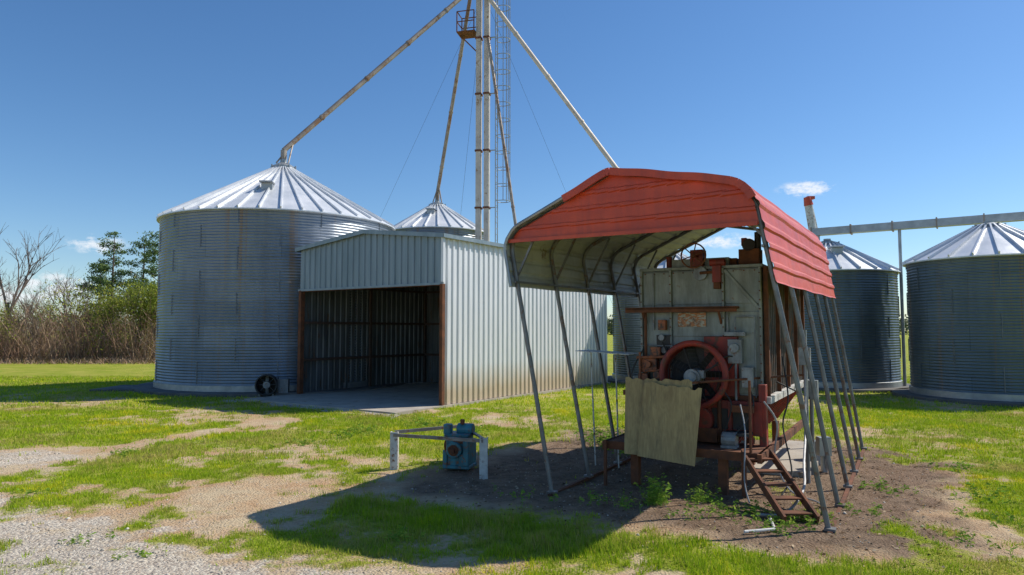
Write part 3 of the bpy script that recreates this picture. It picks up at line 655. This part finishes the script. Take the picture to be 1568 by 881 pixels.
def board(cx,cy,z0,z1,w,th,rot,seed):
    r=random.Random(seed); n=18; vs=[]
    for yy in(-th/2,th/2):
        for i in range(n+1): vs.append((-w/2+w*i/n,yy,0.0))
        for i in range(n+1): vs.append((w/2-w*i/n,yy,(z1-z0)))
    m=n+1
    for i in range(n+1):
        d=r.uniform(-.03,.02)
        for o in(0,2*m): vs[o+m+i]=(vs[o+m+i][0],vs[o+m+i][1],vs[o+m+i][2]+d)
    m=2*(n+1); c=Vector((cx,cy,z0)); vs=[c+rot@Vector(v) for v in vs]
    fs=[tuple(range(m)),tuple(range(2*m-1,m-1,-1))]+[(i,m+i,m+(i+1)%m,(i+1)%m) for i in range(m)]
    mb.add(vs,fs)
board(1.16,1.08,.46,1.58,1.0,.02,rz,1); board(1.30,1.02,.42,1.50,.84,.02,Matrix.Rotation(math.radians(5),3,'Y')@rz,2)
mb.obj('plywood_shield',M_ply,dr)
mb=MB()
mb.hose([(3.0,2.6,2.2),(3.0,2.5,1.3),(3.05,2.0,.8),(3.1,1.4,.5),(3.15,.9,.25),(3.0,.4,.05),(2.7,.2,.04)],.018)
mb.hose([(2.6,1.4,1.3),(2.75,1.5,1.0),(2.7,1.6,.5),(2.9,1.5,.1),(3.3,1.2,.04),(3.4,.7,.04)],.013)
mb.hose([(2.3,1.3,1.25),(2.4,1.1,.9),(2.42,.9,.3),(2.5,.8,.02)],.010)
mb.obj('conduits',M_pvc,dr)
mb=MB()
for h_ in ([(1.0,1.88,2.1),(1.1,1.8,1.9),(1.05,1.8,1.5),(1.2,1.75,1.2)],[(2.1,1.85,1.8),(1.95,1.7,1.5),(2.1,1.65,1.2),(2.0,1.6,.8)],[(.7,1.85,2.0),(.55,1.7,1.6),(.7,1.6,1.2),(.6,1.5,.7)],[(2.3,1.85,1.5),(2.4,1.7,1.2),(2.25,1.6,.9),(2.1,1.55,.75)],[(fc[0]+.1,1.6,fc[2]),(1.85,1.6,1.75),(2.0,1.75,1.9),(2.1,1.85,1.9)],[(2.7,2.4,1.9),(2.8,2.2,1.3),(2.75,2.0,.9),(2.9,1.7,.3),(2.8,1.4,.03)],[(2.6,2.5,1.5),(2.9,2.9,1.3),(3.0,3.2,1.2)]):
    mb.hose(h_,.012)
mb.obj('black_hoses',M_rubber,dr)
mb=MB(); mb.tube((1.55,1.6,.45),(1.55,6.4,.45),.13,n=16); mb.tube((3.0,3.2,0),(3.0,3.2,1.3),.03,n=8); mb.box((3.0,3.2,1.35),(.2,.15,.3)); mb.tube((3.0,2.6,0),(3.0,2.6,2.3),.03,n=8); mb.box((3.0,2.55,1.9),(.16,.12,.26)); mb.tube((2.9,4.2,0),(2.9,4.2,.4),.12,n=12); mb.obj('unload_auger',M_steel,dr)
st=empty('metal_stairs',(CB[0],CB[1],0),CR); mb=MB()
A=Vector((2.5,1.3,.6)); B=Vector((3.22,.15,.05)); dv=(B-A); sd=Vector((dv.y,-dv.x,0)).normalized()*.2
for sg in(-1,1): mb.beam(A+sd*sg,B+sd*sg,.03,.11)
for k in range(5):
    c=A+dv*((k+.5)/5); mb.beam(c-sd,c+sd,.15,.02)
mb.obj('stringers_and_treads',M_rust,st)
pe=empty('utility_pedestal',(5.05,11.2,0)); mb=MB(); mb.box((0,0,.25),(.08,.08,.5)); mb.box((0,0,.42),(.2,.14,.3)); mb.tube((.02,0,.0),(.02,-.1,.3),.03,n=8); mb.obj('box_on_post',M_galv,pe,bevel=.005)
mb=MB(); mb.box((5.0,12.4,.03),(1.0,3.2,.10),0,Matrix.Rotation(CR,3,'Z')); mb.obj('concrete_slab',M_conc)
mb=MB(); mb.tube((2.62,7.85,.03),(3.0,7.95,.03),.018,n=8); mb.tube((3.0,7.95,.03),(3.1,8.35,.04),.018,n=8); mb.obj('pvc_pipe',M_wpaint)

# ------------------------------------------------------------------ motor stand
ms=empty('motor_stand',(-1.1,11.3,0)); mb=MB()
P=[Vector((-.83,0,0)),Vector((.66,-.6,0)),Vector((.2,.9,0))]
for i,p in enumerate(P[:2]):
    mb.box(p+Vector((0,0,.31)),(.12,.025,.64)); mb.box(p+Vector((-.055,.05,.31)),(.02,.1,.64)); mb.box(p+Vector((.055,.05,.31)),(.02,.1,.64))
mb.box(P[2]+Vector((0,0,.3)),(.1,.1,.6)); mb.obj('posts',M_wpaint,ms)
mb=MB()
mb.angle(P[0]+Vector((0,0,.58)),P[1]+Vector((0,0,.58)),.05); mb.angle(P[0]+Vector((0,.05,.62)),P[2]+Vector((0,0,.6)),.05); mb.angle(P[1]+Vector((0,0,.6)),P[2]+Vector((0,0,.6)),.05)
mb.obj('angle_rails',M_post,ms)
gm=empty('teal_gear_motor',(-.86,11.4,0),math.radians(-15)); mb=MB()
mb.box((0,0,.33),(.36,.34,.46)); mb.box((0,0,.08),(.46,.4,.06)); mb.box((0,0,.585),(.42,.38,.05)); mb.tube((-.02,-.17,.36),(-.02,-.26,.36),.13,n=20); mb.box((-.17,-.1,.68),(.12,.14,.16)); mb.tube((-.05,.05,.66),(.22,.05,.66),.1,n=16); mb.box((.17,0,.3),(.1,.42,.4)); mb.box((-.19,-.18,.2),(.08,.03,.3)); mb.box((.1,-.19,.2),(.1,.03,.2))
mb.obj('gearbox',M_teal,gm,bevel=.012)
mb=MB(); mb.tube((-.02,-.26,.36),(-.02,-.34,.36),.04,n=12); mb.tube((-.24,-.02,.4),(-.18,-.02,.4),.09,n=14); mb.box((.05,-.02,.79),(.06,.06,.08)); mb.tube((-.02,-.262,.36),(-.02,-.275,.36),.09,n=14); mb.box((.05,-.175,.5),(.2,.02,.08)); mb.obj('shaft_and_caps',M_rust,gm,bevel=.004)

# ------------------------------------------------------------------ vegetation background
def quads(C_,s):
    n=len(C_); a=rng.normal(size=(n,3)); a/=np.linalg.norm(a,axis=1)[:,None]; b=rng.normal(size=(n,3)); b-=a*(a*b).sum(1)[:,None]; b/=np.linalg.norm(b,axis=1)[:,None]
    s=s[:,None]; P=np.stack([C_-a*s,C_+b*s*.5,C_+a*s,C_-b*s*.5],1).reshape(-1,3); return P,np.arange(len(P)).reshape(-1,4)
def sticks(b,tp,w):
    n=len(b); d=rng.normal(size=(n,3)); d[:,2]=0; d/=np.linalg.norm(d,axis=1)[:,None]; w=w[:,None]
    mid=(b+tp)/2+rng.normal(0,.08,(n,3))*np.linalg.norm(tp-b,axis=1)[:,None]
    P=np.stack([b-d*w,b+d*w,mid+d*w*.6,mid-d*w*.6],1).reshape(-1,3); Q=np.stack([mid-d*w*.6,mid+d*w*.6,tp+d*w*.15,tp-d*w*.15],1).reshape(-1,3)
    V=np.concatenate([P,Q]); return V,np.arange(len(V)).reshape(-1,4)
M_twig=leafmat('twigs',[(0,(.15,.09,.06)),(.5,(.33,.21,.145)),(1,(.52,.39,.26))],0,.9)
M_shrub=leafmat('shrub_leaves',[(0,(.09,.14,.03)),(.5,(.24,.29,.045)),(1,(.48,.48,.10))],.3)
M_pine=leafmat('pine_needles',[(0,(.05,.09,.035)),(.5,(.13,.20,.07)),(1,(.23,.30,.11))],.2)
th=empty('brush_thicket',(-40,54,0))
def thicket():
    n=10500; x=rng.uniform(-34,16,n); y=rng.uniform(-6,6,n)
    big=fbm(x*.28,y*.28+3,3,3); hh=(2.2+7.0*np.clip(big-.25,0,1))*np.where(rng.random(n)<.55,rng.uniform(.3,.8,n),rng.uniform(.75,1.2,n))
    b=np.stack([x,y,np.zeros(n)],1); tp=b+np.stack([rng.normal(0,.38,n)*hh,rng.normal(0,.3,n)*hh,hh],1)
    V1,F1=sticks(b,tp,rng.uniform(.010,.032,n)); 
    m=38000; k=rng.integers(0,n,m); f=rng.uniform(.15,1,m)[:,None]; s0=b[k]+(tp[k]-b[k])*f; l=rng.uniform(.3,1.2,m)[:,None]; dd=rng.normal(size=(m,3)); dd[:,2]=dd[:,2]*.7+.25
    V2,F2=sticks(s0,s0+dd/np.linalg.norm(dd,axis=1)[:,None]*l,rng.uniform(.006,.016,m)); V2[:,2]=np.abs(V2[:,2])
    V=np.concatenate([V1,V2]); F=np.concatenate([F1,F2+len(V1)])
    cx=V[F[:,0]]; pr=fbm(cx[:,0]*.35,cx[:,1]*.35+cx[:,2]*.2,8,3)
    mesh_np('bare_branches',V,F,M_twig,np.clip((pr-.5)*1.6+.42+rng.normal(0,.18,len(F)),0,1),th)
    m=7000; x=rng.uniform(-34,17,m); y=rng.uniform(-8,-3,m); b=np.stack([x,y,np.zeros(m)],1); h2=rng.uniform(.2,.6,m)*(.3+fbm(x*.4,y*.4,66)); tp=b+np.stack([rng.normal(0,.3,m),rng.normal(0,.3,m),h2],1)
    V3,F3=sticks(b,tp,rng.uniform(.015,.03,m)); mesh_np('dry_grass',V3,F3,M_twig,np.clip(rng.normal(.65,.16,len(F3)),0,1),th)
    cs=[]; rs=[]
    for i in range(230):
        gx_=rng.uniform(-30,16); near=(gx_>6.0)*(gx_<14.5)
        if rng.random()>.30+.8*near: continue
        c=np.array([gx_,rng.uniform(-5,3),rng.uniform(.6,5.2 if near else 3.6)]); q=int(rng.uniform(50,190)); d=rng.normal(size=(q,3))*np.array([.75,.7,.6]); cs.append(c+d); rs.append(np.clip(rng.normal(rng.uniform(.3,.85),.2,q)+d[:,2]*.15,0,1))
    Cc=np.concatenate(cs); Cc[:,2]=np.abs(Cc[:,2]); V4,F4=quads(Cc,rng.uniform(.05,.12,len(Cc))); mesh_np('leafy_clumps',V4,F4,M_shrub,np.concatenate(rs),th)
thicket()
def limbtree(name,x,y,h,seed,leaf=None,spread=.45,r0=.14,lr=(.1,.2),nl=30,levels=5,lean=0):
    r=random.Random(seed); e=empty(name,(x,y,0)); mb=MB(); tips=[]
    def grow(p,d,l,rad,lv):
        q=p+d*l; mb.tube(p,q,rad,rad*.62,6 if lv<2 else 4,caps=False)
        if lv>=2: tips.append(q)
        if lv>=levels: return
        for _ in range(3 if lv<3 else 2+ (r.random()<.5)):
            nd_=(d+Vector((r.uniform(-1,1),r.uniform(-1,1),r.uniform(-.3,.6)))*spread*1.6).normalized()
            st_=p+(q-p)*r.uniform(.55,1); grow(st_,nd_,l*r.uniform(.55,.85),rad*.58,lv+1)
    grow(Vector((0,0,-.1)),Vector((lean,0,1)).normalized(),h*.33,r0,0); mb.obj('trunk_and_limbs',M_bark,e)
    if leaf:
        T=np.array([t[:] for t in tips]); k=rng.integers(0,len(T),len(T)*nl); c=T[k]+rng.normal(0,.28,(len(k),3)); V,F=quads(c,rng.uniform(*lr,len(k)))
        mesh_np('foliage',V,F,leaf,np.clip(rng.normal(.5,.25,len(F)),0,1),e)
limbtree('bare_tree',-40.6,55,14.0,3,r0=.17,spread=.38); limbtree('bare_tree',-44,56,9,5); limbtree('bare_tree',-37.0,57,9.5,9,r0=.1); limbtree('bare_tree',-33.5,52,8.0,12,r0=.1); limbtree('bare_tree',-35,50,6.0,41,r0=.08); limbtree('bare_tree',-38.2,53,8.5,51,r0=.08)
limbtree('bare_tree',-36,52,7,21,r0=.08); limbtree('leafy_tree',-28.6,52,7.2,15,M_shrub,.55,.12,(.05,.11),11,5); limbtree('leafy_tree',-26.6,51,7.6,19,M_shrub,.55,.12,(.05,.11),11,5); limbtree('leafy_tree',-37.5,54,7.0,31,M_shrub,.5,.1,(.05,.09),4,5); limbtree('leafy_tree',-30.6,51,6.0,33,M_shrub,.5,.1,(.05,.10),8,5); limbtree('leafy_tree',-24.8,51,7.0,39,M_shrub,.5,.1,(.05,.10),10,5)
def pine(name,x,y,h,seed,z0=.30):
    r=random.Random(seed); e=empty(name,(x,y,0)); mb=MB(); mb.tube((0,0,-.1),(.15,0,h*.97),.2,.03,8); cl=[]
    z=h*z0
    while z<h:
        f=(z-h*z0)/(h*(1-z0)); L=(1-f)**.6*h*.20*r.uniform(.45,1.25)+.25; a=r.uniform(0,2*pi)
        for k in range(r.choice((1,2,3))):
            b=a+k*2.1+r.uniform(-.6,.6); tip=Vector((math.cos(b)*L,math.sin(b)*L,z+L*r.uniform(-.05,.45))); mb.tube((.1*f,0,z),tip,.05*(1-f)+.015,.01,5,caps=False)
            for q in range(3 if L>1 else 2): 
                g=1-q*.25; cl.append((tip.x*g+r.uniform(-.2,.2),tip.y*g+r.uniform(-.2,.2),z+(tip.z-z)*g+.1,.36*r.uniform(.6,1.2)))
        z+=h*r.uniform(.03,.065)
    cl.append((.15,0,h,.25)); mb.obj('trunk_and_limbs',M_bark,e); cl=np.array(cl); n=65; k=np.repeat(np.arange(len(cl)),n)
    d=rng.normal(size=(len(k),3))*np.array([.6,.6,.32]); c=cl[k,:3]+d*cl[k,3:4]*1.3; V,F=quads(c,rng.uniform(.05,.12,len(k)))
    mesh_np('needles',V,F,M_pine,np.clip(.45+d[:,2]*.6+rng.normal(0,.15,len(k)),0,1),e)
pine('pine_tree',-35.3,60,10.8,1); pine('pine_tree',-32.6,60,10.2,2); pine('pine_tree',-30.2,58,10.6,3); pine('pine_tree',-37.6,62,8.2,4); pine('pine_tree',-27.4,62,11.8,5)
def treeline():
    cs=[];n=600
    x=rng.uniform(-420,420,n); y=330+rng.normal(0,8,n); hh=6+5*fbm(x*.03,y*0+.5,4)
    for i in range(n):
        q=60; d=rng.normal(size=(q,3))*np.array([3,2,hh[i]*.25]); c=np.array([x[i],y[i],hh[i]*.5])+d; c[:,2]=np.clip(c[:,2],0,hh[i]*1.1); cs.append(c)
    c=np.concatenate(cs); V,F=quads(c,rng.uniform(.5,1.3,len(c))); mesh_np('distant_treeline',V,F,leafmat('far_leaves',[(0,(.08,.11,.07)),(.6,(.15,.18,.10)),(1,(.28,.27,.17))],0),np.clip(rng.normal(.5,.25,len(F)),0,1))
treeline()

# ------------------------------------------------------------------ sky, sun, camera
EL=math.radians(47); AZ=math.atan2(.932,.364)
w=bpy.data.worlds.new('World'); scene.world=w; w.use_nodes=True; nt=w.node_tree; bg=nt.nodes['Background']; L=nt.links.new
sky=nd(nt,'ShaderNodeTexSky'); sky.sky_type='NISHITA'; sky.sun_disc=False; sky.sun_elevation=EL; sky.sun_rotation=AZ; sky.air_density=1.0; sky.dust_density=.3; sky.ozone_density=3.3; sky.altitude=250
hs=nd(nt,'ShaderNodeHueSaturation'); hs.inputs['Saturation'].default_value=1.17; L(sky.outputs[0],hs.inputs['Color'])
skc=mix(nt,1.0,hs.outputs[0],(.97,1.03,1.09),'MULTIPLY')
tc=nd(nt,'ShaderNodeTexCoord').outputs['Generated']; tot=None
nz=nd(nt,'ShaderNodeTexNoise'); nz.inputs['Scale'].default_value=48; nz.inputs['Detail'].default_value=9; nz.inputs['Roughness'].default_value=.68; L(mapping(nt,tc,(1,1,1.8)),nz.inputs['Vector'])
for px,py,ww,hh in((1236,290,50,16),(150,375,44,18),(1100,370,66,14),(85,442,70,30),(1190,386,34,10),(20,455,36,14),(1010,352,34,9)):
    up=(441-py)/1045; th_=math.radians(3.56)
    d=Vector(((px-784)/1045,math.cos(th_)-up*math.sin(th_),math.sin(th_)+up*math.cos(th_))); k=d.length; d.normalize()
    s1=nd(nt,'ShaderNodeVectorMath',operation='SUBTRACT'); L(tc,s1.inputs[0]); s1.inputs[1].default_value=d
    s2=nd(nt,'ShaderNodeVectorMath',operation='MULTIPLY'); L(s1.outputs[0],s2.inputs[0]); s2.inputs[1].default_value=(1045*k/ww,1045*k/ww*.6,1045*k/hh)
    s3=nd(nt,'ShaderNodeVectorMath',operation='LENGTH'); L(s2.outputs[0],s3.inputs[0])
    q=math_(nt,'SUBTRACT',1.0,s3.outputs['Value']); tot=q if tot is None else math_(nt,'MAXIMUM',tot,q)
f=math_(nt,'ADD',tot,math_(nt,'MULTIPLY',math_(nt,'SUBTRACT',nz.outputs['Fac'],.48),3.4))
fr=ramp(nt,f,[(.2,0),(.9,.85)])
cut=ramp(nt,tot,[(0,0),(.45,1)])
fr=math_(nt,'MULTIPLY',fr,cut)
L(mix(nt,fr,skc,(7.8,8.1,8.5)),bg.inputs[0]); bg.inputs[1].default_value=.12
sd=bpy.data.lights.new('sun','SUN'); sd.energy=5.0; sd.angle=math.radians(.53); sd.color=(1,.94,.84)
so=bpy.data.objects.new('sun',sd); scene.collection.objects.link(so)
S=Vector((math.cos(EL)*math.sin(AZ),math.cos(EL)*math.cos(AZ),math.sin(EL))); so.rotation_euler=S.to_track_quat('Z','Y').to_euler(); so.location=(30,10,40)
cd=bpy.data.cameras.new('camera'); cd.lens=24; cd.sensor_width=36; cd.clip_end=6000; cd.clip_start=.1
co=bpy.data.objects.new('camera',cd); co.location=(0,0,2.3); co.rotation_euler=(math.radians(90+3.56),0,0); scene.collection.objects.link(co); scene.camera=co
scene.view_settings.view_transform='Standard'; scene.view_settings.look='None'; scene.view_settings.exposure=0
